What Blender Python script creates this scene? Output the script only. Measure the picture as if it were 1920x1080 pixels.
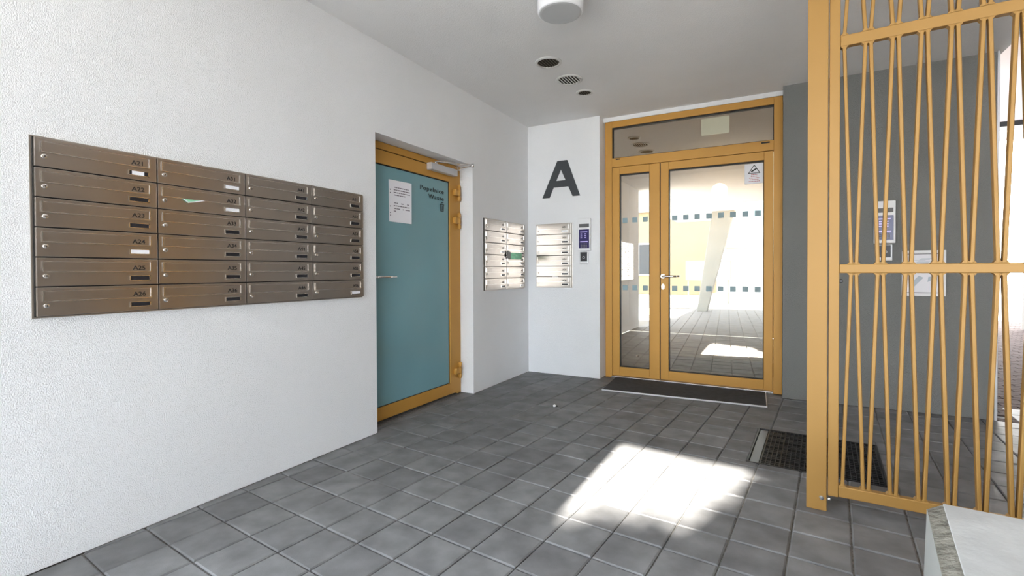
import bpy, bmesh, math, random
from mathutils import Vector, Matrix
C = bpy.context.scene.collection
for o in list(bpy.data.objects): bpy.data.objects.remove(o)
S = bpy.context.scene
# ------------------------------------------------------------------ camera
F_PX, YAW, PIT, ROL, CX, CY = 915.35, .4983, -.0133, -.0041, 960.0, 520.6
CAM = Vector((2.507, 0.0, 1.15))
fw = Vector((-math.sin(YAW), math.cos(YAW), 0)); rt = Vector((math.cos(YAW), math.sin(YAW), 0)); up = Vector((0, 0, 1))
f2 = fw*math.cos(PIT) + up*math.sin(PIT); u2 = -fw*math.sin(PIT) + up*math.cos(PIT)
r3 = rt*math.cos(ROL) + u2*math.sin(ROL); u3 = -rt*math.sin(ROL) + u2*math.cos(ROL)
cd = bpy.data.cameras.new('camera'); cam = bpy.data.objects.new('camera', cd); C.objects.link(cam)
cam.matrix_world = Matrix(((r3.x, u3.x, -f2.x, CAM.x), (r3.y, u3.y, -f2.y, CAM.y), (r3.z, u3.z, -f2.z, CAM.z), (0, 0, 0, 1)))
cd.sensor_width = 36; cd.lens = F_PX/1920*36; cd.shift_y = (CY-540)/1920; cd.clip_start = .05; cd.clip_end = 300
S.camera = cam
def project(p):
    d = Vector(p)-CAM; z = d.dot(f2)
    if z < .05: return None
    return (CX+F_PX*d.dot(r3)/z, CY-F_PX*d.dot(u3)/z)
# ------------------------------------------------------------------ sky, sun, exposure
S.view_settings.view_transform = 'Standard'; S.view_settings.look = 'None'
S.view_settings.gamma = 1.0; S.view_settings.use_curve_mapping = False
S.view_settings.exposure = 1.86
w = bpy.data.worlds.new('sky'); S.world = w; w.use_nodes = True
bg = w.node_tree.nodes['Background']; bg.inputs[0].default_value = (.80, .89, 1.0, 1); bg.inputs[1].default_value = 4.0
sl = bpy.data.lights.new('sun', 'SUN'); sl.energy = 20; sl.angle = math.radians(.6); sl.color = (1, .94, .84)
so = bpy.data.objects.new('sun', sl); C.objects.link(so)
EL = math.radians(25.6)
so.rotation_euler = Vector((0.0, math.cos(EL), -math.sin(EL))).to_track_quat('-Z', 'Y').to_euler()
so.location = (2, -14, 8)
# ------------------------------------------------------------------ materials
def mat(name, col, rough=.6, metal=0.0, noise=None, bump=None, rnd=0.0, spec=.5, trans=0.0, emit=None):
    """noise=(scale, amount, detail): value variation; bump=(scale, strength, distance); rnd: per-object value variation"""
    m = bpy.data.materials.new(name); m.use_nodes = True
    nt = m.node_tree; n = nt.nodes; L = nt.links; b = n['Principled BSDF']
    b.inputs['Base Color'].default_value = (*col, 1); b.inputs['Roughness'].default_value = rough
    b.inputs['Metallic'].default_value = metal; b.inputs['Specular IOR Level'].default_value = spec
    if trans: b.inputs['Transmission Weight'].default_value = trans
    if emit: b.inputs['Emission Color'].default_value = (*emit[0], 1); b.inputs['Emission Strength'].default_value = emit[1]
    tc = n.new('ShaderNodeTexCoord'); geo = n.new('ShaderNodeNewGeometry')
    last = None
    if noise or rnd:
        hs = n.new('ShaderNodeHueSaturation'); hs.inputs['Color'].default_value = (*col, 1)
        val = None
        if noise:
            t = n.new('ShaderNodeTexNoise'); t.inputs['Scale'].default_value = noise[0]; t.inputs['Detail'].default_value = noise[2]
            L.new(geo.outputs['Position'], t.inputs['Vector'])
            mr = n.new('ShaderNodeMapRange'); mr.inputs[1].default_value = .25; mr.inputs[2].default_value = .75
            mr.inputs[3].default_value = 1-noise[1]; mr.inputs[4].default_value = 1+noise[1]
            L.new(t.outputs['Fac'], mr.inputs[0]); val = mr.outputs[0]
        if rnd:
            oi = n.new('ShaderNodeObjectInfo'); m2 = n.new('ShaderNodeMapRange'); m2.inputs[3].default_value = 1-rnd; m2.inputs[4].default_value = 1+rnd
            L.new(oi.outputs['Random'], m2.inputs[0])
            if val:
                mu = n.new('ShaderNodeMath'); mu.operation = 'MULTIPLY'; L.new(val, mu.inputs[0]); L.new(m2.outputs[0], mu.inputs[1]); val = mu.outputs[0]
            else: val = m2.outputs[0]
        L.new(val, hs.inputs['Value']); L.new(hs.outputs[0], b.inputs['Base Color'])
    if bump:
        t2 = n.new('ShaderNodeTexNoise'); t2.inputs['Scale'].default_value = bump[0]; t2.inputs['Detail'].default_value = 3
        L.new(geo.outputs['Position'], t2.inputs['Vector'])
        bp = n.new('ShaderNodeBump'); bp.inputs['Strength'].default_value = bump[1]; bp.inputs['Distance'].default_value = bump[2]
        L.new(t2.outputs['Fac'], bp.inputs['Height']); L.new(bp.outputs[0], b.inputs['Normal'])
    return m
M = {}
M['plaster'] = mat('white_stucco', (.87, .877, .885), .9, noise=(1.3, .03, 4), bump=(210, .85, .005), spec=.2)
M['plaster_grey'] = mat('grey_stucco', (.225, .230, .224), .9, noise=(1.5, .04, 4), bump=(210, .8, .005), spec=.2)
M['ceil'] = mat('ceiling_stucco', (.86, .855, .85), .9, noise=(2, .03, 4), bump=(110, .6, .004), spec=.2)
M['soffit'] = mat('pale_soffit', (.55, .5, .5), .9, noise=(2, .04, 4), spec=.2)
M['tile'] = mat('anthracite_paver', (.175, .178, .184), .62, noise=(7, .32, 10), bump=(260, .35, .002), rnd=.13, spec=.45)
M['tile_far'] = mat('anthracite_paver_far', (.175, .178, .184), .62, noise=(7, .32, 10), bump=(260, .35, .002), spec=.45)
M['sand'] = mat('joint_sand', (.21, .2, .185), .95, noise=(60, .5, 5))
M['brick'] = mat('dark_red_paver', (.075, .055, .05), .95, noise=(8, .25, 5), spec=.1)
M['gold'] = mat('gold_powder_coat', (.55, .285, .055), .45, .15, noise=(3, .03, 2), spec=.5)
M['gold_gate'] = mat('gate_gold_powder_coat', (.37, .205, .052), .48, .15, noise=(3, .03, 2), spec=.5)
M['gasket'] = mat('black_gasket', (.012, .011, .01), .6)
M['teal'] = mat('teal_frosted_glass', (.20, .385, .43), .16, noise=(1.2, .08, 2), spec=.6)
M['steel'] = mat('brushed_steel', (.54, .495, .45), .28, 1.0, noise=(6, .05, 2))
M['steel_lip'] = mat('bright_steel', (.80, .77, .73), .2, 1.0)
M['chrome'] = mat('satin_chrome', (.8, .8, .8), .22, 1.0)
M['alu'] = mat('silver_paint', (.62, .63, .65), .4, .4)
M['white'] = mat('white_plastic', (.82, .82, .83), .35)
M['paper'] = mat('white_paper', (.90, .90, .94), .8)
M['card_dark'] = mat('dark_name_card', (.02, .02, .025), .35)
M['ink'] = mat('black_ink', (.02, .02, .022), .6)
M['ink_soft'] = mat('grey_ink', (.22, .2, .24), .8)
M['ink_red'] = mat('red_ink', (.55, .16, .2), .8)
M['teal_ink'] = mat('dark_vinyl', (.012, .03, .035), .5)
M['sign'] = mat('anthracite_sign', (.045, .05, .055), .5)
M['rubber'] = mat('mat_carpet', (.045, .045, .048), .95, noise=(25, .3, 6), bump=(500, .8, .004))
M['iron'] = mat('galvanised_iron', (.05, .05, .052), .42, .8, noise=(30, .3, 4))
M['black'] = mat('pit_shade', (.008, .008, .008), .9)
M['zinc'] = mat('wet_zinc_gutter', (.09, .11, .14), .3, 0.0)
M['concrete'] = mat('pale_concrete', (.50, .52, .52), .75, noise=(6, .20, 9), bump=(70, .3, .003))
M['aggregate'] = mat('weathered_concrete_edge', (.21, .205, .175), .9, noise=(22, .5, 8), bump=(60, .9, .012))
M['concrete_side'] = mat('smooth_concrete', (.36, .37, .35), .8, noise=(3, .08, 6))
M['screen'] = mat('dark_screen', (.014, .012, .045), .2, emit=((.10, .06, .42), .04))
M['screen_key'] = mat('screen_key', (.35, .3, .6), .4, emit=((.75, .65, 1.0), .15))
M['grille'] = mat('dark_grille', (.13, .13, .13), .5, .4)
M['green'] = mat('green_leaflet', (.28, .62, .40), .6, noise=(40, .25, 3))
M['blue_film'] = mat('blue_grey_film', (.27, .38, .41), .5)
M['lobby'] = mat('lobby_paint', (.56, .47, .34), .85)
M['lobby_floor'] = mat('lobby_tile', (.30, .26, .21), .4, noise=(4, .1, 4))
M['facade'] = mat('cream_render', (.78, .74, .66), .9, noise=(1, .05, 4))
M['tan'] = mat('tan_render', (.36, .27, .17), .9, noise=(1, .05, 4))
M['facade_w'] = mat('white_render', (.85, .84, .82), .9, noise=(1, .03, 4))
M['glass_dark'] = mat('dark_window_glass', (.03, .04, .05), .08)
M['brown_wall'] = mat('brown_render', (.115, .098, .08), .85, noise=(1, .08, 4))
M['blue_pane'] = mat('pale_blue_window', (.28, .46, .52), .3)
M['pave'] = mat('pale_paving', (.50, .47, .43), .9, noise=(3, .1, 5))
M['bark'] = mat('bark', (.10, .075, .055), .9, noise=(20, .3, 5))
M['leaf'] = mat('leaf_green', (.07, .13, .035), .6, noise=(3, .4, 3))
M['diff'] = mat('white_lamp_drum', (.86, .87, .89), .35)
M['diff_b'] = mat('grey_underside', (.50, .51, .515), .4)  # coloured greyer so the lamp underside reads darker than the drum
M['vent_d'] = mat('dusty_vent', (.30, .27, .22), .7, .2)
M['vent_w'] = mat('white_slat', (.88, .88, .86), .5)
M['vent_l'] = mat('white_vent', (.72, .72, .70), .5)
def glass_mat(name, refl, tint):
    m = bpy.data.materials.new(name); m.use_nodes = True; nt = m.node_tree; n = nt.nodes; L = nt.links
    n.remove(n['Principled BSDF']); out = n['Material Output']
    tr = n.new('ShaderNodeBsdfTransparent'); tr.inputs[0].default_value = (*tint, 1)
    gl = n.new('ShaderNodeBsdfGlossy'); gl.inputs['Roughness'].default_value = .0; gl.inputs[0].default_value = (1, .96, .88, 1)
    fr = n.new('ShaderNodeFresnel'); fr.inputs[0].default_value = 1.5
    ad = n.new('ShaderNodeMath'); ad.operation = 'ADD'; ad.inputs[1].default_value = refl; ad.use_clamp = True
    mx = n.new('ShaderNodeMixShader'); L.new(fr.outputs[0], ad.inputs[0]); L.new(ad.outputs[0], mx.inputs[0])
    L.new(tr.outputs[0], mx.inputs[1]); L.new(gl.outputs[0], mx.inputs[2]); L.new(mx.outputs[0], out.inputs[0]); return m
M['glass'] = glass_mat('coated_glass', .40, (.64, .60, .52))
# ------------------------------------------------------------------ helpers
ORG = {}
def wloc(o): return ORG.get(o.name, Vector((0, 0, 0))) if o else Vector((0, 0, 0))
def tag(o, label=None, cat=None, group=None, kind=None):
    if label: o['label'] = label
    if cat: o['category'] = cat
    if group: o['group'] = group
    if kind: o['kind'] = kind
    return o
def thing(name, label, cat, loc=(0, 0, 0), rz=0, group=None, kind=None):
    o = bpy.data.objects.new(name, None); C.objects.link(o); o.location = loc; o.rotation_euler = (0, 0, rz); o.empty_display_size = .1
    ORG[o.name] = Vector(loc); return tag(o, label, cat, group, kind)
class MB:
    def __init__(s, fr=None): s.bm = bmesh.new(); s.fr = fr
    def P(s, p): return Vector(s.fr(*p)) if s.fr else Vector(p)
    def box(s, x0, x1, y0, y1, z0, z1, bev=0):
        b = bmesh.new(); vs = [b.verts.new((x, y, z)) for x in (x0, x1) for y in (y0, y1) for z in (z0, z1)]
        for f in ((0, 1, 3, 2), (4, 6, 7, 5), (0, 4, 5, 1), (2, 3, 7, 6), (0, 2, 6, 4), (1, 5, 7, 3)): b.faces.new([vs[i] for i in f])
        if bev: bmesh.ops.bevel(b, geom=list(b.edges), offset=bev, segments=2, profile=.5, affect='EDGES')
        return s.merge(b)
    def merge(s, b, mtx=None):
        bmesh.ops.recalc_face_normals(b, faces=b.faces)
        if mtx: bmesh.ops.transform(b, matrix=mtx, verts=b.verts)
        mp = {}
        for v in b.verts: mp[v] = s.bm.verts.new(s.P(v.co))
        for f in b.faces:
            try: g = s.bm.faces.new([mp[v] for v in f.verts]); g.smooth = f.smooth
            except ValueError: pass
        b.free(); return s
    def prism(s, pts, a, b_, axis='z', bev=0):
        """polygon pts extruded from a to b along axis ('z': pts are xy, 'y': pts are xz, 'x': pts are yz)"""
        q = {'z': lambda p, h: (p[0], p[1], h), 'y': lambda p, h: (p[0], h, p[1]), 'x': lambda p, h: (h, p[0], p[1])}[axis]
        b = bmesh.new(); lo = [b.verts.new(q(p, a)) for p in pts]; hi = [b.verts.new(q(p, b_)) for p in pts]; n = len(pts)
        b.faces.new(lo); b.faces.new(hi[::-1])
        for i in range(n): b.faces.new((lo[i], hi[i], hi[(i+1) % n], lo[(i+1) % n]))
        if bev: bmesh.ops.bevel(b, geom=list(b.edges), offset=bev, segments=2, profile=.5, affect='EDGES')
        return s.merge(b)
    def lathe(s, prof, c, axis='z', n=32, smooth=True):
        """prof: list of (radius, height); closed at r=0"""
        b = bmesh.new(); rings = []
        for r, h in prof:
            if r < 1e-6: rings.append([b.verts.new((0, 0, h))])
            else: rings.append([b.verts.new((r*math.cos(2*math.pi*i/n), r*math.sin(2*math.pi*i/n), h)) for i in range(n)])
        for A, B in zip(rings, rings[1:]):
            for i in range(n):
                a = [A[i % len(A)], A[(i+1) % len(A)], B[(i+1) % len(B)], B[i % len(B)]]
                a = list(dict.fromkeys(a))
                if len(a) > 2: f = b.faces.new(a); f.smooth = smooth and len(a) == 4 and abs(prof[rings.index(A)][0]-prof[rings.index(B)][0]) < .7*abs(prof[rings.index(A)][1]-prof[rings.index(B)][1])+1e-9
        R = {'z': Matrix.Identity(4), 'y': Matrix.Rotation(math.pi/2, 4, 'X'), 'x': Matrix.Rotation(math.pi/2, 4, 'Y')}[axis]
        return s.merge(b, Matrix.Translation(c) @ R)
    def cyl(s, c, r, h, axis='z', n=24, bev=0):
        p = [(0, 0), (r-bev, 0), (r, bev), (r, h-bev), (r-bev, h), (0, h)] if bev else [(0, 0), (r, 0), (r, h), (0, h)]
        return s.lathe(p, c, axis, n)
    def tube(s, pts, r, n=12):
        b = bmesh.new(); pts = [Vector(p) for p in pts]; rings = []
        for i, p in enumerate(pts):
            t = (pts[min(i+1, len(pts)-1)]-pts[max(i-1, 0)]).normalized()
            a = t.orthogonal().normalized() if i == 0 else (rings[-1][1] - t*rings[-1][1].dot(t)).normalized()
            c = t.cross(a); rings.append(([b.verts.new(p+(a*math.cos(2*math.pi*k/n)+c*math.sin(2*math.pi*k/n))*r) for k in range(n)], a))
        for (A, _), (B, _) in zip(rings, rings[1:]):
            for k in range(n): b.faces.new((A[k], A[(k+1) % n], B[(k+1) % n], B[k])).smooth = True
        b.faces.new(rings[0][0][::-1]); b.faces.new(rings[-1][0]); return s.merge(b)
    def quad(s, *p):
        s.bm.faces.new([s.bm.verts.new(s.P(q)) for q in p]); return s
    def text(s, txt, size, u, v, n, align='LEFT', depth=.001, squeeze=1.0, bold=0.0, space=1.0):
        """lettering in the (u right, n outward, v up) frame used by the local boxes: x=u, y=-n, z=v"""
        cu = bpy.data.curves.new('t', 'FONT'); cu.body = txt; cu.size = size; cu.align_x = align; cu.extrude = depth/2; cu.offset = bold; cu.space_character = space; cu.resolution_u = 4
        o = bpy.data.objects.new('t', cu); C.objects.link(o); dg = bpy.context.evaluated_depsgraph_get()
        me = bpy.data.meshes.new_from_object(o.evaluated_get(dg)); b = bmesh.new(); b.from_mesh(me)
        bpy.data.objects.remove(o); bpy.data.curves.remove(cu); bpy.data.meshes.remove(me)
        mt = Matrix(((squeeze, 0, 0, u), (0, 0, -1, -n), (0, 1, 0, v), (0, 0, 0, 1)))
        return s.merge(b, mt)
    def build(s, name, m, parent=None, local=False, recalc=True):
        me = bpy.data.meshes.new(name)
        off = Vector((0, 0, 0)) if local else wloc(parent)
        if not local and off.length: bmesh.ops.translate(s.bm, vec=-off, verts=s.bm.verts)
        if recalc: bmesh.ops.recalc_face_normals(s.bm, faces=s.bm.faces)
        s.bm.to_mesh(me); s.bm.free(); me.materials.append(m)
        o = bpy.data.objects.new(name, me); C.objects.link(o)
        if parent: o.parent = parent; ORG[o.name] = ORG.get(parent.name, Vector((0, 0, 0)))
        else: ORG[o.name] = Vector((0, 0, 0))
        return o
def frL(ox, oy, oz): return lambda u, y, v: (ox - y, oy + u, oz + v)     # local (u, -outward, v) on a wall facing +x
def frE(ox, oy, oz): return lambda u, y, v: (ox + u, oy + y, oz + v)     # on a wall facing -y
def copy_tree(o, parent=None):
    c = o.copy(); C.objects.link(c)
    if parent: c.parent = parent
    for ch in [k for k in o.children]: copy_tree(ch, c)
    return c
rng = random.Random(7)
ZC = 2.79
# ------------------------------------------------------------------ setting: walls, ceiling
DW0, DW1, DWH = 2.587, 3.845, 2.14
b = MB(); b.box(-.4, 0, .25, DW0, 0, ZC); b.box(-.4, 0, DW0, DW1, DWH, ZC); b.box(-.4, 0, DW1, 5.0, 0, ZC); b.box(-.4, 0, 5.0, 5.35, 0, ZC); b.box(-.4, -.3, DW0, DW1, 0, DWH)
tag(b.build('wall_left', M['plaster']), 'long white stucco wall with the large bank of letterboxes', 'wall', kind='structure')
b = MB(); b.box(0, .848, 5.0, 5.35, 0, ZC)
tag(b.build('wall_back', M['plaster']), 'short white stucco end wall carrying the large letter A', 'wall', kind='structure')
b = MB(); b.box(2.548, 3.962, 5.0, 5.35, 0, ZC)
tag(b.build('wall_right', M['plaster_grey']), 'grey stucco wall right of the glass entrance, behind the gate', 'wall', kind='structure')
b = MB(); b.box(.848, 2.548, 5.12, 5.35, 2.747, ZC)
tag(b.build('trim_1', M['plaster']), 'thin white plaster strip above the glass entrance frame', 'trim', kind='structure')
b = MB(); b.box(3.955, 3.972, 4.99, 5.36, 0, 2.95, .003)
tag(b.build('trim_2', M['alu']), 'pale metal corner strip on the far end of the grey wall', 'trim', kind='structure')
b = MB(); b.prism([(-.5, -7.0), (1.6, -7.0), (1.6, -2.66), (2.62, -2.78), (2.62, -7.0), (4.0, -7.0), (4.0, 5.45), (-.5, 5.45)], ZC, ZC+.3)
tag(b.build('ceiling', M['ceil']), 'pale stucco ceiling slab over the passage', 'ceiling', kind='structure')
b = MB(); b.box(4.0, 12, -7.0, 12.8, 3.62, 3.85)
tag(b.build('ceiling_high', M['soffit']), 'higher pinkish soffit of the passage beyond the gate', 'ceiling', kind='structure')
# ------------------------------------------------------------------ floor: joint bed, pavers
floor = MB().box(-.4, 4.6, -5.5, 5.6, -.03, -.011).build('floor', M['sand'])
tag(floor, 'floor of square dark grey concrete pavers with sandy joints', 'floor', kind='structure')
O0 = Vector((.9589, 1.7176)); A1 = Vector((.2185, -.0211)); A2 = Vector((.0190, .2250))
def clip(poly, n, d):                                 # keep n.p <= d
    out = []
    for i in range(len(poly)):
        p, q = poly[i], poly[(i+1) % len(poly)]; sp, sq = n.dot(p)-d, n.dot(q)-d
        if sp <= 0: out.append(p)
        if (sp < 0 < sq) or (sq < 0 < sp): out.append(p+(q-p)*(sp/(sp-sq)))
    return out
PIT = [Vector(p) for p in ((2.349, 3.245), (3.026, 3.205), (3.075, 3.925), (2.394, 3.965))]   # scraper pit, counter-clockwise
def edges(poly):
    for i in range(len(poly)):
        p, q = poly[i], poly[(i+1) % len(poly)]; e = (q-p).normalized(); n = Vector((e.y, -e.x)); yield n, n.dot(p)
def minus_pit(poly):
    if all(n.dot(p) <= d for p in poly for n, d in edges(PIT)): return []
    ed = list(edges(PIT)); res = []; cur = poly
    for n, d in ed:
        o = clip(cur, -n, -d-.004)
        if len(o) > 2: res.append(o)
        cur = clip(cur, n, d+.004)
        if len(cur) < 3: break
    else: return res
    return [poly]
def slab(bm, poly, zt, ch=.006, zb=-.012):
    c = sum(poly, Vector((0, 0)))/len(poly)
    def ins(p): 
        v = c-p; l = v.length; return p+v*(min(ch*1.35, l*.5)/l)
    lo = [bm.verts.new((p.x, p.y, zb)) for p in poly]; mi = [bm.verts.new((p.x, p.y, zt-ch*.7)) for p in poly]; hi = [bm.verts.new((*ins(p), zt)) for p in poly]
    n = len(poly); bm.faces.new(hi)
    for i in range(n):
        j = (i+1) % n; bm.faces.new((lo[i], lo[j], mi[j], mi[i])); bm.faces.new((mi[i], mi[j], hi[j], hi[i]))
g = .0125
base = [A1*(-.5+g)+A2*(-.5+g), A1*(.5-g)+A2*(-.5+g), A1*(.5-g)+A2*(.5-g), A1*(-.5+g)+A2*(.5-g)]
cells = []
for i in range(-8, 18):
    for j in range(-34, 18):
        c = O0+A1*(i+.5)+A2*(j+.5)
        if not (-.2 < c.x < 4.55 and -5.35 < c.y < 5.5): continue
        poly = [c+p for p in base]
        in_door = DW0-.05 < c.y < DW1+.05
        if c.x < .12 and not in_door:
            poly = clip(poly, Vector((-1, 0)), -.002)
        elif in_door and c.x < .12: poly = clip(poly, Vector((-1, 0)), .095)
        in_ent = .80 < c.x < 2.60
        if c.x < 4.05: poly = clip(poly, Vector((0, 1)), 5.125 if in_ent else 4.997)
        if len(poly) < 3: continue
        area = abs(sum(poly[k].cross(poly[(k+1) % len(poly)]) for k in range(len(poly))))/2 if hasattr(poly[0], 'cross') else 1
        if area < .0012: continue
        pj = [project((p.x, p.y, 0)) for p in poly]; vis = 0
        if all(pj):
            xs = [min(max(p[0], 0), 1920) for p in pj]; ys = [min(max(p[1], 0), 1080) for p in pj]
            vis = abs(sum(xs[k]*ys[(k+1) % len(xs)]-xs[(k+1) % len(xs)]*ys[k] for k in range(len(xs))))/2
        full = len(poly) == 4 and all((poly[k]-c-base[k]).length < 1e-6 for k in range(4))
        pieces = [poly]
        if 2.0 < c.x < 3.4 and 2.9 < c.y < 4.3:
            q = minus_pit(poly)
            if not (len(q) == 1 and q[0] is poly): pieces = q; full = False
        if pieces: cells.append((vis, c, pieces, full))
cells.sort(key=lambda t: -t[0])
bm = bmesh.new(); slab(bm, base, 0); tile_me = bpy.data.meshes.new('tile'); bmesh.ops.recalc_face_normals(bm, faces=bm.faces); bm.to_mesh(tile_me); bm.free(); tile_me.materials.append(M['tile'])
rest = bmesh.new(); done = 0
for vis, c, pieces, full in cells:
    z = -.0005-rng.random()*.0025
    if done < 300 and vis > 30:
        if full:
            o = bpy.data.objects.new('tile', tile_me); o.location = (c.x, c.y, z); o.rotation_euler = (rng.uniform(-.004, .004), rng.uniform(-.004, .004), rng.uniform(-.006, .006)); C.objects.link(o)
        else:
            bm = bmesh.new()
            for p in pieces: slab(bm, [q-c for q in p], z)
            bmesh.ops.recalc_face_normals(bm, faces=bm.faces); me = bpy.data.meshes.new('cut_tile'); bm.to_mesh(me); bm.free(); me.materials.append(M['tile'])
            o = bpy.data.objects.new('cut_tile', me); o.location = (c.x, c.y, 0); C.objects.link(o)
        o.parent = floor; done += 1
    else:
        for p in pieces: slab(rest, p, z)
me = bpy.data.meshes.new('distant_tiles'); bmesh.ops.recalc_face_normals(rest, faces=rest.faces); rest.to_mesh(me); rest.free(); me.materials.append(M['tile_far'])
o = bpy.data.objects.new('distant_tiles', me); C.objects.link(o); o.parent = floor; o['kind'] = 'stuff'
# ground outside
b = MB(); b.box(-40, 40, -45, -5.5, -.06, -.008); b.box(-40, -.4, -5.5, .25, -.06, -.008); b.box(4.6, 40, -5.5, -3.2, -.06, -.008)
tag(b.build('ground', M['pave']), 'pale paved courtyard outside the passage', 'ground', kind='structure')
bp_ = MB(); bp_.box(4.0, 14, 4.4, 14.8, -.06, -.012); bp_.box(4.6, 14, -3.2, 4.4, -.06, -.012); bp_.box(3.6, 4.0, 5.6, 14.8, -.06, -.012)
bpav = tag(bp_.build('floor_brick', M['sand']), 'dark reddish block paving in the passage beyond the grey wall', 'paving', kind='structure')
b = MB().box(4.602, 14, -3.19, 4.4, -.012, -.004).build('paving_strip', M['brick'], bpav)
b = MB(); k = 0
for i in range(34):
    for j in range(106):
        y = 4.42+j*.098; x = 3.98+i*.196+(.098 if j % 2 else 0)
        if x > 10 or y > 14.7: continue
        slab(b.bm, [Vector(p) for p in ((x+.004, y+.004), (x+.192, y+.004), (x+.192, y+.094), (x+.004, y+.094))], -.001-rng.random()*.003, .004)
o = b.build('paving_blocks', M['brick'], bpav); o['kind'] = 'stuff'
tag(MB().box(-5, 40, 14.8, 40, -.06, -.01).build('ground_street', M['pave']), 'sunlit pale street beyond the passage', 'ground', kind='structure')
# ------------------------------------------------------------------ entrance door (door_1)
Y0 = 5.13
d1 = thing('door_1', 'gold framed glass entrance double door with transom, straight ahead', 'door', (1.7, Y0, 0), kind='structure')
def frame_rect(b, x0, x1, z0, z1, wl, wr, wb, wt, y0, y1, bev=.003):
    b.box(x0, x0+wl, y0, y1, z0, z1, bev); b.box(x1-wr, x1, y0, y1, z0, z1, bev)
    b.box(x0+wl, x1-wr, y0, y1, z0, z0+wb, bev) if wb else None
    b.box(x0+wl, x1-wr, y0, y1, z1-wt, z1, bev) if wt else None
FX0, FX1, FT = .868, 2.546, 2.747
b = MB(); frame_rect(b, FX0, FX1, 0, FT, .075, .072, 0, .065, Y0, Y0+.08); b.box(FX0+.075, FX1-.072, Y0, Y0+.08, 2.258, 2.353, .003)
b.build('frame', M['gold'], d1)
b = MB(); frame_rect(b, FX0+.075, FX1-.072, 2.353, FT-.065, .006, .006, .006, .012, Y0+.015, Y0+.06, 0); b.build('gasket', M['gasket'], d1)
pt = MB().box(FX0+.08, FX1-.077, Y0+.035, Y0+.043, 2.356, FT-.07).build('transom_pane', M['glass'], d1)
b = MB(); b.box(.985, 1.03, Y0-.004, Y0+.01, 2.333, 2.343); b.build('drain_cap', M['gasket'], d1)
b = MB(); b.box(2.37, 2.44, Y0-.004, Y0+.01, 2.328, 2.342); b.build('drain_cap', M['gasket'], d1)
b = MB(); b.box(FX0+.07, FX1-.07, Y0-.02, Y0+.09, .0, .022, .004); b.build('threshold', M['chrome'], d1)
def leaf(name, x0, x1, gx0, gx1):
    z0, z1, gz0, gz1 = .03, 2.252, .122, 2.175
    b = MB(); frame_rect(b, x0, x1, z0, z1, gx0-x0, x1-gx1, gz0-z0, z1-gz1, Y0-.006, Y0+.06); lf = b.build(name, M['gold'], d1)
    b = MB(); frame_rect(b, gx0, gx1, gz0, gz1, .007, .007, .010, .012, Y0+.012, Y0+.05, 0); b.build('gasket', M['gasket'], lf)
    return lf, MB().box(gx0+.004, gx1-.004, Y0+.028, Y0+.036, gz0+.006, gz1-.006).build('pane', M['glass'], lf)
lf1, p1 = leaf('side_leaf', .949, 1.444, 1.025, 1.340)
lf2, p2 = leaf('main_leaf', 1.453, 2.469, 1.532, 2.394)
b = MB(); b.box(1.443, 1.455, Y0+.004, Y0+.05, .03, 2.252); b.build('leaf_seam', M['gasket'], d1)
for z in (1.686, .968):
    for x in (1.586, 1.694, 1.802, 1.912, 2.020, 2.128, 2.236, 2.342):
        MB().box(x-.026, x+.026, Y0+.0265, Y0+.028, z-.026, z+.026).build('film_square', M['blue_film'], lf2)
    for x in (1.076, 1.180, 1.290):
        MB().box(x-.026, x+.026, Y0+.0265, Y0+.028, z-.026, z+.026).build('film_square', M['blue_film'], lf1)
b = MB(); b.cyl((1.478, Y0-.006, 1.091), .026, .01, 'y', 24, .003); b.cyl((1.478, Y0-.006, 1.091), .009, .05, 'y', 16)
hd = b.build('handle', M['chrome'], lf2)
b = MB(); b.tube([(1.478, Y0-.05, 1.091), (1.50, Y0-.058, 1.091), (1.56, Y0-.058, 1.091), (1.622, Y0-.056, 1.091)], .0095); b.build('lever', M['chrome'], lf2)
b = MB(); b.prism([(1.478+.017*math.cos(t)*1.0, .985+.030*math.sin(t)) for t in [2*math.pi*k/24 for k in range(24)]], Y0-.012, Y0-.005, 'y'); b.cyl((1.478, Y0-.010, .992), .008, .008, 'y', 16)
b.build('lock_plate', M['chrome'], lf2)
# warning notice behind/on the glass
t = thing('warning_notice', 'small white warning notice with black triangle on the entrance glass', 'notice', (2.31, Y0+.026, 1.967))
MB().box(2.229, 2.392, Y0+.024, Y0+.027, 1.968, 2.156).build('sheet', M['paper'], t)
b = MB(); yq = Y0+.0235
def bar(b, p, q, wd, y):
    p = Vector(p); q = Vector(q); e = (q-p).normalized(); n = Vector((-e.y, e.x))*wd/2; e = e*wd*.3
    b.prism([p-e+n, q+e+n, q+e-n, p-e-n], y, y+.0012, 'y')
tri = [(2.262, 2.066), (2.358, 2.066), (2.310, 2.142)]
for k in range(3): bar(b, tri[k], tri[(k+1) % 3], .006, yq)
bar(b, (2.288, 2.083), (2.328, 2.107), .013, yq)
b.build('warning_triangle', M['ink'], t)
b = MB()
for k, (x0, x1) in enumerate(((2.284, 2.336), (2.282, 2.342), (2.268, 2.352), (2.272, 2.346), (2.264, 2.358))):
    z = 2.052-k*.0155; x = x0
    while x < x1-.004:
        wd = min(rng.uniform(.006, .018), x1-x); b.box(x, x+wd, yq, yq+.001, z-.003, z+.003); x += wd+.003
b.build('printed_text', M['ink_red'], t)['kind'] = 'stuff'
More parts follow.
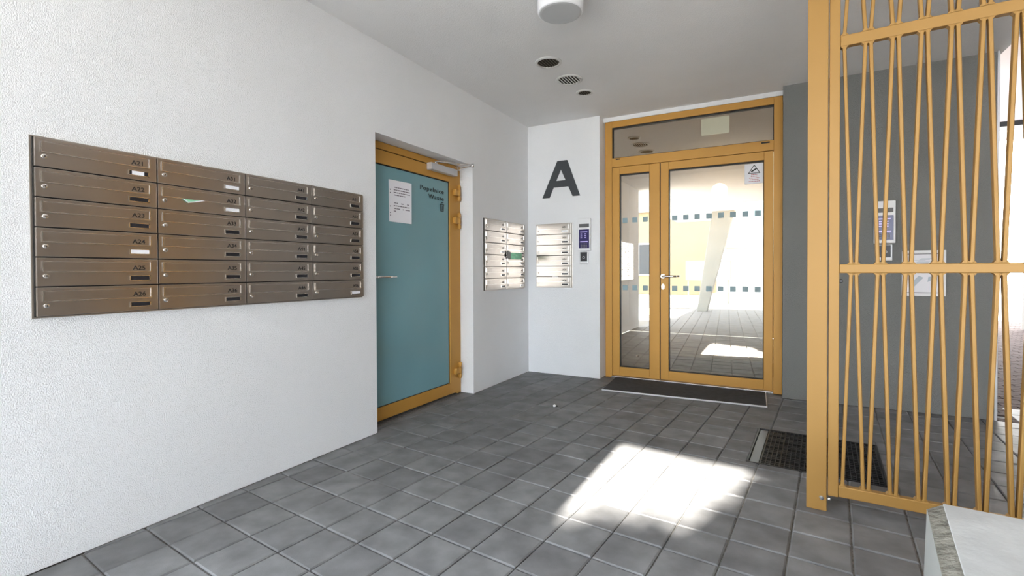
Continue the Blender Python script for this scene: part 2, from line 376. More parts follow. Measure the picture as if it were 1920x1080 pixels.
# ------------------------------------------------------------------ lobby behind the entrance
b = MB(); b.box(-.1, .0, 5.35, 9.4, 0, 2.9); b.box(0, 3.6, 9.3, 9.4, 0, 2.9); b.box(3.5, 3.6, 5.35, 9.3, 0, 2.9)
tag(b.build('wall_lobby', M['lobby']), 'beige lobby walls seen dimly through the entrance glass', 'wall', kind='structure')
tag(MB().box(-.1, 3.6, 5.35, 9.4, 2.9, 3.0).build('ceiling_lobby', M['lobby']), 'beige lobby ceiling behind the entrance glass', 'ceiling', kind='structure')
fl = tag(MB().box(0, 3.5, 5.13, 9.3, -.06, -.012).build('floor_lobby', M['gasket']), 'tiled lobby floor behind the entrance glass', 'floor', kind='structure')
fl_me = None
for i in range(6):
    for j in range(7):
        x, y = .02+i*.58, 5.36+j*.56
        if fl_me is None:
            bm = bmesh.new(); slab(bm, [Vector(p) for p in ((0, 0), (.574, 0), (.574, .554), (0, .554))], 0, .002); bmesh.ops.recalc_face_normals(bm, faces=bm.faces)
            fl_me = bpy.data.meshes.new('lobby_tile'); bm.to_mesh(fl_me); bm.free(); fl_me.materials.append(M['lobby_floor'])
        o = bpy.data.objects.new('lobby_tile', fl_me); o.location = (x, y, -.001); C.objects.link(o); o.parent = fl
t = thing('lobby_doormat', 'black doormat inside the lobby behind the entrance glass', 'doormat', (1.8, 6.3, 0))
MB().box(1.1, 2.55, 5.9, 6.75, 0, .012, .003).build('carpet', M['rubber'], t)
t = thing('hanging_sign', 'blank white sign plate hanging in the lobby behind the transom', 'sign', (1.9, 5.7, 2.9))
MB().box(1.77, 2.05, 5.69, 5.71, 2.62, 2.80, .003).build('plate', mat('glow_sign_plate', (.75, .8, .78), .4, emit=((.8, 1, .95), .35)), t)  # slight glow added so the plate shows through the glass
for x in (1.82, 2.0): MB().cyl((x, 5.70, 2.80), .004, .1).build('hanger_rod', M['chrome'], t)
t = thing('lobby_lamp', 'round lit ceiling lamp in the lobby behind the entrance glass', 'lamp', (1.7, 8.3, 2.9))
MB().lathe([(0, 0), (.15, 0), (.15, -.06), (.13, -.075), (0, -.08)], (1.7, 8.3, 2.9), 'z', 32).build('diffuser', mat('lit_opal', (.8, .8, .75), .4, emit=((1, .9, .72), 6)), t)
pl = bpy.data.lights.new('lobby_lamp_light', 'POINT'); pl.energy = 20; pl.color = (1, .88, .7); pl.shadow_soft_size = .12
po = bpy.data.objects.new('lobby_lamp_light', pl); C.objects.link(po); po.parent = t; po.location = (0, 0, -.5)
# ------------------------------------------------------------------ waste room door (door_2)
XD = -.14
FD = frL(XD, 0, 0)
d2 = thing('door_2', 'teal frosted glass waste room door in gold frame, left wall', 'door', (XD, 3.2, 0), kind='structure')
def frame_L(b, y0, y1, z0, z1, wl, wr, wb, wt, x0, x1, bev=.003):
    b.box(x0, x1, y0, y0+wl, z0, z1, bev); b.box(x0, x1, y1-wr, y1, z0, z1, bev)
    if wb: b.box(x0, x1, y0+wl, y1-wr, z0, z0+wb, bev)
    if wt: b.box(x0, x1, y0+wl, y1-wr, z1-wt, z1, bev)
b = MB(); frame_L(b, 2.59, 3.840, 0, DWH-.004, .045, .055, 0, .055, XD-.07, XD); b.build('frame', M['gold'], d2)
b = MB(); frame_L(b, 2.634, 3.784, .02, 2.072, .09, .123, .10, .102, XD-.05, XD+.008)
b.build('leaf_frame', M['gold'], d2)
MB().box(XD-.06, XD-.012, 2.636, 3.784, 2.066, 2.084).build('seam_gasket', M['gasket'], d2)
b = MB(); frame_L(b, 2.722, 3.664, .118, 1.972, .006, .008, .006, .010, XD-.03, XD-.002, 0); b.build('gasket', M['gasket'], d2)
b = MB(); b.box(XD-.03, XD-.006, 2.724, 3.660, .120, 1.968); gp = b.build('glass_panel', M['teal'], d2)
b = MB(FD); b.text('Popelnice', .053, 3.585, 1.846, .0, 'RIGHT', .002, 1.40, 0, 1.16); b.text('Waste', .053, 3.585, 1.785, .0, 'RIGHT', .002, 1.40, 0, 1.16)
b.build('lettering', M['teal_ink'], gp)
b = MB(FD)
def barL(b, p, q, wd): bar(b, p, q, wd, -.001)
for p, q in (((3.532, 1.748), (3.537, 1.690)), ((3.537, 1.690), (3.575, 1.690)), ((3.575, 1.690), (3.58, 1.748)), ((3.526, 1.750), (3.586, 1.750)), ((3.545, 1.762), (3.578, 1.774)), ((3.547, 1.740), (3.549, 1.700)), ((3.565, 1.740), (3.563, 1.700))): barL(b, p, q, .006)
b.build('bin_symbol', M['teal_ink'], gp)
b = MB(); b.cyl((XD+.008, 2.69, 1.11), .024, .01, 'x', 20, .003); b.cyl((XD+.008, 2.69, 1.11), .009, .05, 'x', 14); b.tube([(XD+.055, 2.69, 1.11), (XD+.062, 2.72, 1.11), (XD+.062, 2.80, 1.11), (XD+.060, 2.885, 1.11)], .0095)
b.build('handle', M['chrome'], d2)
for zc in (1.882, 1.622, .222):
    b = MB(); yb = 3.786; xb = XD+.028
    b.cyl((xb, yb, zc-.075), .0125, .045, 'z', 16, .002); b.cyl((xb, yb, zc+.03), .0125, .045, 'z', 16, .002); b.cyl((xb, yb, zc-.028), .0145, .055, 'z', 16, .002)
    b.box(XD+.006, XD+.032, yb-.075, yb-.004, zc-.027, zc+.026, .003); b.cyl((xb-.002, yb-.062, zc-.030), .015, .06, 'z', 16, .003)
    b.box(XD-.002, XD+.024, yb, yb+.035, zc-.07, zc-.035, .002); b.box(XD-.002, XD+.024, yb, yb+.035, zc+.035, zc+.07, .002)
    b.build('hinge', M['gold'], d2)
b = MB(); b.box(XD+.008, XD+.063, 3.33, 3.715, 2.022, 2.082, .004); b.build('closer_body', M['alu'], d2)
b = MB(); b.cyl((XD+.038, 3.42, 2.082), .014, .022); 
def flat(b, p, q, wd, z0, z1):
    p = Vector(p); q = Vector(q); e = (q-p).normalized(); n = Vector((-e.y, e.x))*wd/2
    b.prism([p+n, q+n, q-n, p-n], z0, z1)
flat(b, (XD+.038, 3.42), (XD+.235, 3.70), .026, 2.100, 2.108); b.cyl((XD+.235, 3.70, 2.084), .014, .03)
flat(b, (XD+.235, 3.70), (XD+.03, 3.755), .036, 2.090, 2.097); b.box(XD, XD+.045, 3.735, 3.785, 2.086, 2.112, .003)
b.build('closer_arm', M['chrome'], d2)
# printed notice in a plastic sleeve, taped to the waste room door
t = thing('paper_notice', 'white printed sheet in a plastic sleeve taped to the teal door', 'notice', (XD, 3.0, 1.55))
b = MB(FD); b.prism([(2.876, 1.540), (3.136, 1.540), (3.138, 1.872), (2.874, 1.866)], -.004, .002, 'y'); b.build('sheet', M['paper'], t)
b = MB(FD)
for zz, segs in ((1.812, [(2.935, 3.10)]), (1.792, [(2.925, 3.115)]), (1.772, [(2.925, 3.115)]), (1.752, [(2.93, 3.06)]), (1.690, [(2.93, 2.97), (3.01, 3.04), (3.08, 3.11)]), (1.668, [(2.925, 3.115)]), (1.646, [(2.93, 3.0), (3.03, 3.045), (3.06, 3.115)]), (1.626, [(2.925, 2.95)])):
    for x0, x1 in segs:
        x = x0
        while x < x1-.003:
            wd = min(rng.uniform(.010, .030), x1-x); b.box(x, x+wd, -.0048, -.0035, zz-.0035, zz+.0035); x += wd+.005
b.build('printed_text', M['ink_soft'], t)['kind'] = 'stuff'
b = MB(FD)
for zz in (1.79, 1.765, 1.66, 1.61, 1.59): b.cyl((2.886, -.004, zz), .005, .0012, 'y', 10)
b.build('sleeve_holes', M['ink_soft'], t)['kind'] = 'stuff'
# ------------------------------------------------------------------ letterboxes
LW, LH, LD = .4195, .1153, .020
def make_box():
    t = thing('letterbox', 'x', 'letterbox')
    fs = .0022
    MB().box(0, LW, -.006, 0, 0, LH).build('dark_gap_backing', M['gasket'], t, True)  # black sheet added behind each box so the gaps between boxes read dark
    b = MB(); b.box(fs, LW-fs, -LD, -.006, fs, LH-fs, .0015)
    b.build('body', M['steel'], t, True)
    zt, zb, x0, x1 = LH-.014, LH-.058, .018, LW-.030
    b = MB(); b.box(x0+.0025, x1-.0025, -LD-.0022, -LD+.004, zb+.003, zt-.003, .001); b.build('flap', M['steel'], t, True)
    b = MB(); b.box(x0, x0+.0028, -LD-.006, -LD+.001, zb, zt); b.box(x1-.0028, x1, -LD-.006, -LD+.001, zb, zt); b.box(x0, x1, -LD-.0062, -LD+.001, zb, zb+.003); b.box(x0, x1, -LD-.0012, -LD+.001, zt-.0014, zt)
    b.build('slot_rim', M['steel_lip'], t, True)
    b = MB(); b.lathe([(0, -.001), (.0095, -.001), (.0095, .004), (.0082, .006), (.0035, .007), (0, .007)], (.030, -LD, LH-.073), 'y', 20)
    lk = b.build('lock', M['steel_lip'], t, True)
    b = MB(); b.box(.0292, .0312, -LD-.0076, -LD-.006, LH-.076, LH-.070); b.build('keyhole', M['ink'], lk, True)
    b = MB(); px0, px1, pz0, pz1 = LW-.113, LW-.033, LH-.096, LH-.073
    for q in ((px0, px1, pz0, pz0+.003), (px0, px1, pz1-.003, pz1), (px0, px0+.004, pz0, pz1), (px1-.004, px1, pz0, pz1)): b.box(q[0], q[1], -LD-.003, -LD+.001, q[2], q[3])
    b.build('name_frame', M['steel_lip'], t, True)
    return t
proto = make_box()
card_d = MB().box(LW-.110, LW-.036, -LD-.0014, -LD+.001, LH-.094, LH-.075); card_w = MB().box(LW-.110, LW-.036, -LD-.0014, -LD+.001, LH-.094, LH-.075)
card_w2 = MB().box(LW-.098, LW-.050, -LD-.0022, -LD+.001, LH-.094, LH-.075)
first = [True]
ords = ['top', 'second', 'third', 'fourth', 'fifth', 'bottom']
def put_box(loc, rz, num, white, label, group):
    r = copy_tree(proto)
    r.location = (loc[0]+.0045*math.sin(rz), loc[1]-.0045*math.cos(rz), loc[2]); r.rotation_euler = (0, 0, rz); r['label'] = label; r['group'] = group
    b = MB(); b.text(num, .0262, LW-.052, LH-.0485, LD+.0026, 'RIGHT', .0008, 1.12, .0005); b.build('number', M['ink'], r, True)
    b = MB(); b.box(LW-.109, LW-.037, -LD-.0014, -LD+.001, LH-.0935, LH-.0755); cd_ = b.build('name_card', M['paper'] if white == 1 else M['card_dark'], r, True)
    if white == 1: cd_['label'] = 'white name card'
    if white == 2:
        b = MB(); b.box(LW-.099, LW-.052, -LD-.0022, -LD-.001, LH-.093, LH-.076); b.build('name_label', M['paper'], cd_, True)
    return r
ZB0 = .981
for ci in range(4):
    for ri in range(6):
        num = 'A%d%d' % (ci+2, ri+1)
        wh = 2 if num == 'A21' else 1 if num in ('A24', 'A31', 'A32', 'A56') else 0
        col = ['leftmost column', 'second column', 'third column', 'rightmost column'][ci]
        put_box((.0, .7665+ci*.4197, ZB0+(5-ri)*LH), math.pi/2, num, wh, 'steel letterbox numbered %s, %s in the %s of the large bank' % (num, ords[ri] if ri in (0, 5) else ords[ri]+' from top', col), 'letterboxes of the large bank left of the teal door')
for ci in range(2):
    for ri in range(6):
        num = 'A%d%d' % (ci+6, ri+1)
        wh = 1 if (ci, ri) in ((0, 2), (1, 5)) else 0
        put_box((.0, 4.025+ci*.4235, ZB0-.018+(5-ri)*.1175), math.pi/2, num, wh, 'steel letterbox, %s row, %s column of the bank right of the teal door' % (ords[ri], ['left', 'right'][ci]), 'letterboxes of the two-column bank by the corner')
for ri in range(6):
    put_box((.112, 5.0, ZB0-.010+(5-ri)*.1168), 0, 'A0%d' % (ri+1), 1 if ri == 0 else 0, 'bright steel letterbox, %s of six below the large letter A' % (ords[ri] if ri in (0, 5) else ords[ri]+' from top'), 'letterboxes of the single column under the letter A')
def drop(o):
    for ch in list(o.children): drop(ch)
    bpy.data.objects.remove(o)
drop(proto)
def rim(name, label, fr, wd, ht):
    b = MB(fr); t_ = .006
    b.box(-t_, wd+t_, -.004, -.0005, -t_, ht+t_, .001)
    tag(b.build(name, M['steel']), label, 'surround')
rim('letterbox_surround', 'thin steel mounting plate edging the large letterbox bank', frL(0, .7655, ZB0), 4*.4197+.002, 6*LH)
rim('letterbox_surround', 'thin steel mounting plate edging the two-column letterbox bank', frL(0, 4.024, ZB0-.018), .845, 5*.1175+LH)
rim('letterbox_surround', 'thin steel mounting plate edging the single-column letterbox bank under the letter A', frE(.111, 5.0, ZB0-.010), .4215, 5*.1168+LH)
# leaflets stuck in slots
t = thing('leaflet', 'folded green leaflet poking from the slot of letterbox A32', 'leaflet', (.02, 1.30, ZB0+4*LH+.05))
b = MB(frL(.02, 1.187, ZB0+4*LH)); b.prism([(.10, .058), (.205, .058), (.128, .040)], -.012, -.009, 'y'); b.build('sheet', M['green'], t)
b = MB(frL(.02, 1.187, ZB0+4*LH)); b.prism([(.128, .040), (.205, .058), (.195, .060), (.128, .0445), (.108, .056), (.103, .056)], -.0145, -.0125, 'y'); b.build('white_fold', M['paper'], t)
t = thing('leaflet', 'green and white leaflet bent out of the right column of the corner bank', 'leaflet', (.03, 4.46, 1.30))
b = MB(frL(.02, 4.45, 0)); n = 10
for k in range(n):
    u0, u1 = .05+.26*k/n, .05+.26*(k+1)/n
    y0, y1 = -.012-.05*math.sin(k/n*3), -.012-.05*math.sin((k+1)/n*3)
    b.prism([(u0, y0), (u1, y1), (u1, y1-.002), (u0, y0-.002)], 1.275, 1.345)
b.build('sheet', M['green'], t)
b = MB(frL(.02, 4.45, 0)); b.prism([(-.03, 1.285), (.055, 1.275), (.055, 1.35), (.0, 1.365)], -.022, -.019, 'y'); b.build('dark_fold', M['card_dark'], t)
t = thing('paper_tag', 'small white paper patch on the fifth letterbox below the letter A', 'paper', (.33, 4.975, 1.09))
b = MB(frE(.0, 4.98, 0)); b.prism([(.305, 1.075), (.375, 1.075), (.375, 1.12), (.32, 1.122)], -.004, -.001, 'y'); b.build('sheet', M['paper'], t)
# ------------------------------------------------------------------ letter A sign, intercoms
t = thing('letter_sign', 'large dark grey letter A on the white end wall', 'sign', (.408, 5.0, 1.963))
b = MB(); k = 5.0-.012
b.prism([(.186, 1.965), (.270, 1.965), (.449, 2.362), (.367, 2.362)], k, 5.0, 'y'); 
b.prism([(.546, 1.965), (.630, 1.965), (.483, 2.362), (.449, 2.362), (.408, 2.27)], k, 5.0, 'y')
b.prism([(.290, 2.075), (.500, 2.075), (.470, 2.145), (.330, 2.145)], k+.0004, 5.0, 'y')
b.build('letter', M['sign'], t)
def intercom(x0, label, wd):
    t = thing('intercom', label, 'intercom', (x0+wd/2, 5.0, 1.366))
    x1 = x0+wd; z0, z1 = 1.366, 1.712
    hs = MB().box(x0, x1, 4.972, 5.0, z0, z1, .004).build('housing', M['white'], t)
    b = MB(); b.box(x0+.016, x1-.016, 4.9705, 4.974, z1-.095, z1-.058); b.build('speaker_grille', M['grille'], t)
    sc = MB().box(x0+.014, x1-.014, 4.9695, 4.974, z0+.026, z1-.118, .001).build('screen', M['screen'], t)
    b = MB()
    b.box(x0+.028, x1-.034, 4.9685, 4.970, z1-.150, z1-.142)
    for r in range(3):
        for c in range(2): b.box(x0+.032+c*.045, x0+.050+c*.045, 4.9685, 4.970, z1-.172-r*.02, z1-.163-r*.02)
    b.box(x0+.028, x1-.03, 4.9685, 4.970, z0+.092, z0+.102)
    b.build('screen_icon', M['screen_key'], sc)
    b = MB()
    for r in range(3):
        for c in range(4): b.box(x0+.034+c*.019, x0+.048+c*.019, 4.967, 4.971, z0+.036+r*.016, z0+.046+r*.016)
    b.build('keypad', M['grille'], t)
    return t
intercom(.612, 'white intercom panel with glowing violet screen beside the letterboxes under the A', .143)
intercom(3.205, 'white intercom panel with violet screen on the grey wall behind the gate', .143)
def reader(x0, label):
    t = thing('card_reader', label, 'card reader', (x0+.05, 5.0, 1.225))
    MB().box(x0, x0+.098, 4.982, 5.0, 1.222, 1.356, .004).build('housing', M['alu'], t)
    MB().box(x0+.010, x0+.086, 4.979, 4.984, 1.252, 1.350, .002).build('touch_plate', M['card_dark'], t)
    b = MB(); b.lathe([(.011, 0), (.014, 0), (.014, .001), (.011, .001), (.011, 0)], (x0+.048, 4.979, 1.295), 'y', 20); b.build('ring_mark', M['alu'], t)
    MB().box(x0+.006, x0+.092, 4.979, 4.984, 1.226, 1.247, .002).build('label_strip', M['white'], t)
reader(.628, 'small black and silver card reader under the intercom by the entrance')
reader(3.232, 'small grey card reader under the intercom behind the gate')
t = thing('notice_holder', 'white framed paper notice on the grey wall behind the gate', 'notice', (3.53, 5.0, .935))
b = MB(); frame_rect(b, 3.392, 3.667, .937, 1.302, .022, .022, .022, .022, 4.984, 5.0, .002); b.build('frame', M['white'], t)
MB().box(3.412, 3.647, 4.992, 4.998, .957, 1.282).build('sheet', M['paper'], t)
b = MB(); b.box(3.414, 3.645, 4.9905, 4.9925, 1.272, 1.276); b.box(3.414, 3.645, 4.9905, 4.9925, .962, .966); b.build('clip_line', M['ink'], t)
b = MB()
for k in range(9): b.box(3.50+rng.uniform(-.03, .02), 3.54+rng.uniform(0, .04), 4.991, 4.9925, 1.235-k*.007, 1.238-k*.007)
b.prism([(3.47, 1.01), (3.53, 1.085), (3.50, 1.10), (3.45, 1.04)], 4.991, 4.9925, 'y'); b.prism([(3.555, 1.05), (3.60, 1.075), (3.60, 1.10), (3.56, 1.09)], 4.991, 4.9925, 'y')
b.build('printed_text', mat('pale_print', (.55, .62, .68), .8), t)['kind'] = 'stuff'
# ------------------------------------------------------------------ ceiling lamp and vents
LX, LY = 1.37, 2.705
t = thing('ceiling_lamp', 'round white drum ceiling lamp with dark back ring', 'lamp', (LX, LY, ZC))
b = MB(); b.lathe([(0, 0), (.128, 0), (.128, -.035), (0, -.035)], (LX, LY, ZC), 'z', 48); b.build('back_ring', M['sign'], t)
b = MB(); b.lathe([(0, -.030), (.134, -.030), (.136, -.034), (.136, -.100), (.131, -.109), (.124, -.1115)], (LX, LY, ZC), 'z', 48); b.build('drum', M['diff'], t)
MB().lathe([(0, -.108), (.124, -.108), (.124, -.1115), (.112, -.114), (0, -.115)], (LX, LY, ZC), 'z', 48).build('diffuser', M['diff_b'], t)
for (vx, vy, r, light, lab) in ((.920, 3.53, .088, 0, 'dusty round ceiling vent nearest the lamp'), (.933, 3.935, .098, 1, 'white round ceiling vent in the middle of the row'), (.944, 4.285, .062, 0, 'smallest round ceiling vent, nearest the end wall')):
    t = thing('ceiling_vent', lab, 'vent', (vx, vy, ZC), group='round vents in the ceiling')
    b = MB(); b.lathe([(r+.018, 0), (r+.016, -.006), (r, -.010), (r-.004, -.004), (r-.004, 0)], (vx, vy, ZC), 'z', 40); b.build('ring', M['vent_l'], t)
    b = MB(); b.cyl((vx, vy, ZC-.0015), r, .001); b.build('backing', mat('vent_dark', (.055, .048, .036), .9), t)
    ns = 8 if r > .08 else 6; me = None
    for k in range(ns):
        x = -r+2*r*(k+.5)/ns; hl = math.sqrt(r*r-x*x)-.002
        b = MB(); sw = (2*r/ns)*(.27 if light else .17); b.prism([(vx+x-sw, ZC-.003), (vx+x-sw, ZC-.0045), (vx+x+sw, ZC-.0095), (vx+x+sw, ZC-.008)], vy-hl, vy+hl, 'y')
        b.build('slat', M['vent_w'] if light else M['vent_d'], t)
# ------------------------------------------------------------------ doormat, scraper grate, debris
t = thing('doormat', 'dark grey carpet doormat in front of the glass entrance', 'doormat', (1.7, 4.85, 0))
b = MB(); b.prism([(.985, 5.11), (1.028, 4.53), (2.428, 4.595), (2.408, 5.11)], .0, .010, 'z', .002); b.build('carpet', M['rubber'], t)
b = MB()
def rail(b, p, q, wd, z0, z1):
    p = Vector(p); q = Vector(q); e = (q-p).normalized(); n = Vector((-e.y, e.x))*wd/2
    b.prism([p+n, q+n, q-n, p-n], z0, z1)
rail(b, (1.024, 4.526), (2.434, 4.591), .006, 0, .012); rail(b, (2.432, 4.591), (2.412, 5.11), .006, 0, .012)
b.build('edge_strip', M['alu'], t)
t = thing('scraper_grate', 'black metal foot scraper grate set in the floor by the gate post', 'grate', (2.71, 3.58, -.01))
def pit(u, v):
    p = PIT[0].lerp(PIT[1], u); q = PIT[3].lerp(PIT[2], u); return p.lerp(q, v)
b = MB(); b.prism([pit(0, 0), pit(1, 0), pit(1, 1), pit(0, 1)], -.0105, -.009); b.build('pit_shade_sheet', M['black'], t)  # black sheet stands in for the shade down in the pit
b = MB()
for p, q in ((pit(0, 0), pit(1, 0)), (pit(1, 0), pit(1, 1)), (pit(1, 1), pit(0, 1)), (pit(0, 1), pit(0, 0))): rail(b, p, q, .010, -.009, .002)
b.build('rim', M['iron'], t)
b = MB(); b.prism([pit(.015, .02), pit(.085, .02), pit(.085, .98), pit(.015, .98)], -.008, -.0055); b.build('gutter_strip', M['zinc'], t)
NC = 6
for c in range(NC+1):
    u = .10+.885*c/NC; b = MB(); rail(b, pit(u, .01), pit(u, .99), .007, -.009, -.0005); b.build('grate_bar', M['iron'], t)
for c in range(NC):
    ua, ub = .10+.885*c/NC, .10+.885*(c+1)/NC
    b = MB()
    for k in range(3): rail(b, pit(ua+(ub-ua)*(k+1)/4, .01), pit(ua+(ub-ua)*(k+1)/4, .99), .0035, -.009, -.002)
    for k in range(24): 
        if k % 4 != 3: rail(b, pit(ua+.005, .02+.96*k/23), pit(ub-.005, .02+.96*k/23), .009, -.009, -.0025)
    b.build('grate_grid', M['iron'], t)
t = thing('paper_scrap', 'tiny crumpled white scrap lying on the pavers', 'scrap', (.853, 3.785, 0))
b = MB(); b2 = bmesh.new(); bmesh.ops.create_icosphere(b2, subdivisions=2, radius=.014)
for v in b2.verts: v.co = v.co*rng.uniform(.7, 1.15); v.co.z = max(v.co.z*.8, -.010)
b.merge(b2, Matrix.Translation((.853, 3.785, .010))); b.build('crumpled_paper', M['white'], t)
b = MB(); b2 = bmesh.new(); bmesh.ops.create_icosphere(b2, subdivisions=1, radius=.008)
b.merge(b2, Matrix.Translation((.872, 3.79, .008))); b.build('dark_speck', M['ink'], t)
# ------------------------------------------------------------------ gate and its post
GA = math.radians(-3.0); G0 = Vector((2.632, 2.745, 0)); ge = Vector((math.cos(GA), math.sin(GA), 0)); gn = Vector((-math.sin(GA), math.cos(GA), 0))
def frG(s, d, z): return G0+ge*s+gn*d+Vector((0, 0, z))          # s along the gate, d depth away from the camera
GT = ZC-.005
t = thing('gate_post', 'broad gold steel post at the left edge of the lattice gate', 'post', tuple(G0))
b = MB(frG); b.box(0, .083, 0, .06, 0, GT, .003); b.build('post', M['gold_gate'], t)
for s, z, in ((.062, .062), (.094, .058)):
    b = MB(frG); 
    if s < .08: b.lathe([(0, -.002), (.011, -.002), (.011, .004), (.008, .008), (0, .009)], (s, 0, z), 'y', 16)
    else: b.lathe([(0, -.004), (.008, -.004), (.008, .016), (0, .018)], (s, .02, z), 'y', 16); b.box(s-.014, s, .022, .028, z-.006, z+.006)
    b.build('bolt', M['chrome'], t)
b = MB(frG); b.box(-.018, .0, .015, .05, 2.475, 2.515, .004); b.build('rubber_stop', M['ink'], t)
t = thing('lattice_gate', 'gold steel gate of zigzag bars right of the post', 'gate', tuple(frG(.0875, 0, .076)))
GS0, GS1 = .0875, 1.60
b = MB(frG); b.box(GS0, GS0+.042, .004, .044, .076, GT, .003); b.build('stile', M['gold_gate'], t)
b = MB(frG); b.box(GS1-.042, GS1, .004, .044, .076, GT, .003); b.build('stile', M['gold_gate'], t)
RZ = [(.078, .130), (1.134, 1.176), (2.190, 2.240), (2.735, GT)]
for z0, z1 in RZ:
    b = MB(frG); b.box(GS0+.042, GS1-.042, .006, .042, z0, z1, .004); b.build('rail', M['gold_gate'], t)
P_, BW, BDp, OF = .0995, .0146, .034, .0100
def lattice(zlo, zhi, lo_half):
    """bars rise from the lower rail to the upper; pairs meet at one rail and at the half pitch of the other"""
    s0 = .185
    for k in range(-2, 17):
        for sgn in (-1, 1):
            mid = s0+k*P_; a = mid+sgn*OF; c = mid+sgn*(P_/2-OF)
            lo, hi = (c, a) if lo_half else (a, c)
            if min(lo, hi) < GS0+.046 or max(lo, hi) > GS1-.046: continue
            b = MB(frG); q = BW/2
            b.prism([(lo-q, zlo), (lo+q, zlo), (hi+q, zhi), (hi-q, zhi)], .007, .007+BDp, 'y', .0035)
            for (x, z, d) in ((lo, zlo, 1), (hi, zhi, -1)):
                b.prism([(x-q-.008, z), (x+q+.008, z), (x+q, z+d*.010), (x-q, z+d*.010)], .008, .006+BDp, 'y')
            b.build('bar', M['gold_gate'], t)
lattice(.130, 1.134, True); lattice(1.176, 2.190, False); lattice(2.240, 2.735, True)
b = MB(frG); b.cyl((GS0+.048, .036, 1.098), .009, .022, 'y', 14, .002); b.build('latch_pin', M['iron'], t)
# ------------------------------------------------------------------ concrete block
HB = .45
def atz(u, v, z):
    d = r3*((u-CX)/F_PX) - u3*((v-CY)/F_PX) + f2; k = (z-CAM.z)/d.z; return CAM+d*k
t = thing('concrete_block', 'pale concrete bench block with weathered left edge in front of the gate', 'block', (3.3, 1.2, 0))
pa = atz(1737, 938, HB); pb = atz(1920, 974, HB); e1 = (Vector(pb)-Vector(pa)).to_2d().normalized()
pc = atz(1770, 1080, HB); e2 = (Vector(pc)-Vector(pa)).to_2d().normalized()
A = Vector(pa).to_2d(); Lx, Ly, ch = 1.1, 1.25, .05
def rect(i0, i1, o0=0.0): return [A+e1*i0+e2*o0, A+e1*Lx+e2*o0, A+e1*Lx+e2*Ly, A+e1*i0+e2*Ly]
# body with a slight batter on the left face, chamfered left edge
def loft(b, lo, zl, hi, zh):
    bm_ = bmesh.new(); l = [bm_.verts.new((p.x, p.y, zl)) for p in lo]; h = [bm_.verts.new((p.x, p.y, zh)) for p in hi]
    bm_.faces.new(l); bm_.faces.new(h)
    for i in range(4): bm_.faces.new((l[i], h[i], h[(i+1) % 4], l[(i+1) % 4]))
    b.merge(bm_)
b = MB(); loft(b, rect(-.012, 0, .01), 0, rect(.0, 0, .012), HB-.022); b.build('body', M['concrete_side'], t)
b = MB(); loft(b, rect(.001, 0, .012), HB-.022, rect(.042, 0, .0), HB-.0015); b.build('weathered_edge', M['aggregate'], t)
b = MB(); b.prism(rect(.038, 0, .0), HB-.01, HB, 'z', .002); b.build('top', M['concrete'], t)
# ------------------------------------------------------------------ passage and street beyond, right
tag(MB().box(6.6, 6.9, -6.0, 12.8, 0, 3.62).build('wall_passage', M['brown_wall']), 'dark brown side wall of the passage to the right of the gate', 'wall', kind='structure')
def building(name, label, x0, x1, y0, y1, h, m, wins, face):
    t = thing(name, label, 'building', ((x0+x1)/2, (y0+y1)/2, 0))
    MB().box(x0, x1, y0, y1, 0, h).build('wall', m, t)
    MB().box(x0-.2, x1+.2, y0-.2, y1+.2, h, h+.25).build('roof', M['concrete_side'], t)
    yf = y0 if face < 0 else y1
    for (wx, wz, ww, wh) in wins:
        b = MB(); frame_rect(b, wx, wx+ww, wz, wz+wh, .07, .07, .07, .07, yf-.04, yf+.04, 0); f = b.build('window', M['white'], t)
        MB().box(wx+.07, wx+ww-.07, yf-.015, yf+.015, wz+.07, wz+wh-.07).build('pane', M['glass_dark'], f)
    return t
building('street_building', 'white sunlit building across the street beyond the passage', 4, 24, 22, 25, 9, M['facade_w'], [(13, 2, 1.4, 1.6), (16, 2, 1.4, 1.6)], -1)
t = thing('tube_lamp', 'thin dark and white strip lamp under the pinkish soffit beyond the gate', 'lamp', (5.8, 11.2, 3.62))
MB().box(5.2, 6.4, 11.15, 11.27, 3.54, 3.62, .004).build('housing', M['ink'], t); MB().box(5.22, 6.38, 11.16, 11.26, 3.47, 3.54, .004).build('tube_cover', M['white'], t)
# ------------------------------------------------------------------ courtyard behind the camera (seen in the glass, and what shades the passage)
building('courtyard_building', 'low tan building on the left side of the courtyard', -15, -.3, -18, -14, 4.0, M['tan'], [(-3.6, .9, 1.3, 1.6), (-6.2, .9, 1.3, 1.6), (-8.8, .9, 1.3, 1.6)], 1)
tb = building('office_building', 'white office building with pale blue upper windows behind the courtyard', .3, 4.5, -17.2, -15.8, 7.4, M['facade_w'], [], 1)
for k in range(4):
    for r in range(3):
        x, z = .36+1.03*k, 3.2+1.35*r
        b = MB(); frame_rect(b, x, x+.97, z, z+1.25, .05, .05, .05, .05, -15.82, -15.76, 0); f = b.build('window', M['white'], tb)
        MB().box(x+.05, x+.92, -15.795, -15.775, z+.05, z+1.2).build('pane', M['blue_pane'], f)
MB().box(.25, 4.55, -15.8, -15.4, 2.2, 2.5).build('canopy', M['concrete_side'], tb)
t = thing('notice_board', 'white board in a grey frame on two posts in the courtyard', 'board', (.35, -8, 0))
MB().box(-.34, 1.06, -8.02, -7.98, .84, 1.45).build('panel', M['white'], t)
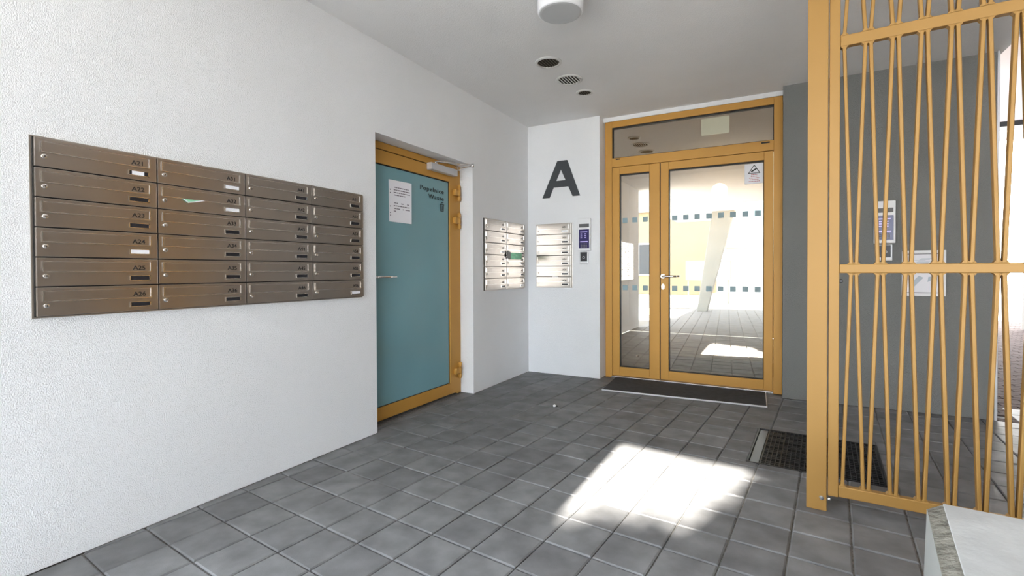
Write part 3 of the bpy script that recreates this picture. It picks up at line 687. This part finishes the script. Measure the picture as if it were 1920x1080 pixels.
b = MB(); frame_rect(b, -.38, 1.10, .80, 1.49, .04, .04, .04, .04, -8.03, -7.97, .003); b.build('frame', M['concrete_side'], t)
for x in (-.3, 1.02): MB().box(x-.025, x+.025, -8.075, -8.031, -.008, 1.49, .003).build('post', M['concrete_side'], t)
def tree(label, trunk, blobs, leaves):  # trees added out of view; their crowns block the sun around the floor patch
    t = thing('sun_blocker_tree', label, 'tree', trunk[0])
    b = MB(); b.tube(trunk, .11); b.build('trunk', M['bark'], t)
    b = MB()
    for (c, r) in blobs:
        for _ in range(int(leaves*r*r)):
            while True:
                p = Vector((rng.uniform(-1, 1), rng.uniform(-1, 1), rng.uniform(-1, 1)))
                if p.length < 1: break
            p = Vector(c)+p*r; a = Vector((rng.gauss(0, 1), rng.gauss(0, 1), rng.gauss(0, 1))).normalized(); q = a.orthogonal().normalized(); s = rng.uniform(.08, .13)
            b.quad(p-a*s, p+q*s*.6, p+a*s, p-q*s*.6)
    o = b.build('foliage', M['leaf'], t, recalc=False); o['kind'] = 'stuff'
tree('added leafy tree out of view, crown shaped to cut the right edge of the sun patch', [(4.0, -8.5, -.01), (4.02, -8.52, 1.2), (3.96, -8.5, 2.8), (4.05, -8.45, 5.0)], [((4.2, -8.5, 5.9), 1.78), ((3.05, -8.5, 4.83), .92), ((4.2, -8.6, 4.6), 1.1)], 2600)
tree('second added tree out of view, crown shaped to cut the near edge of the sun patch', [(3.0, -11.6, -.01), (3.05, -11.6, 1.4), (2.9, -11.5, 3.2), (2.5, -11.5, 5.2)], [((1.60, -11.5, 5.60), .80), ((2.05, -11.4, 5.64), .82), ((2.5, -11.5, 5.58), .85), ((3.0, -11.5, 5.58), .85)], 5200)
# slanted concrete pillar carrying the slab corner, mirrored in the entrance glass
t = thing('slanted_pillar', 'white slanted concrete pillar under the slab behind the camera', 'pillar', (.7, -3.4, 0))
b = MB(); b.prism([(.5, -.008), (.76, -.008), (1.46, ZC), (.90, ZC)], -4.6, -4.3, 'y', .01); b.build('shaft', M['concrete_side'], t)
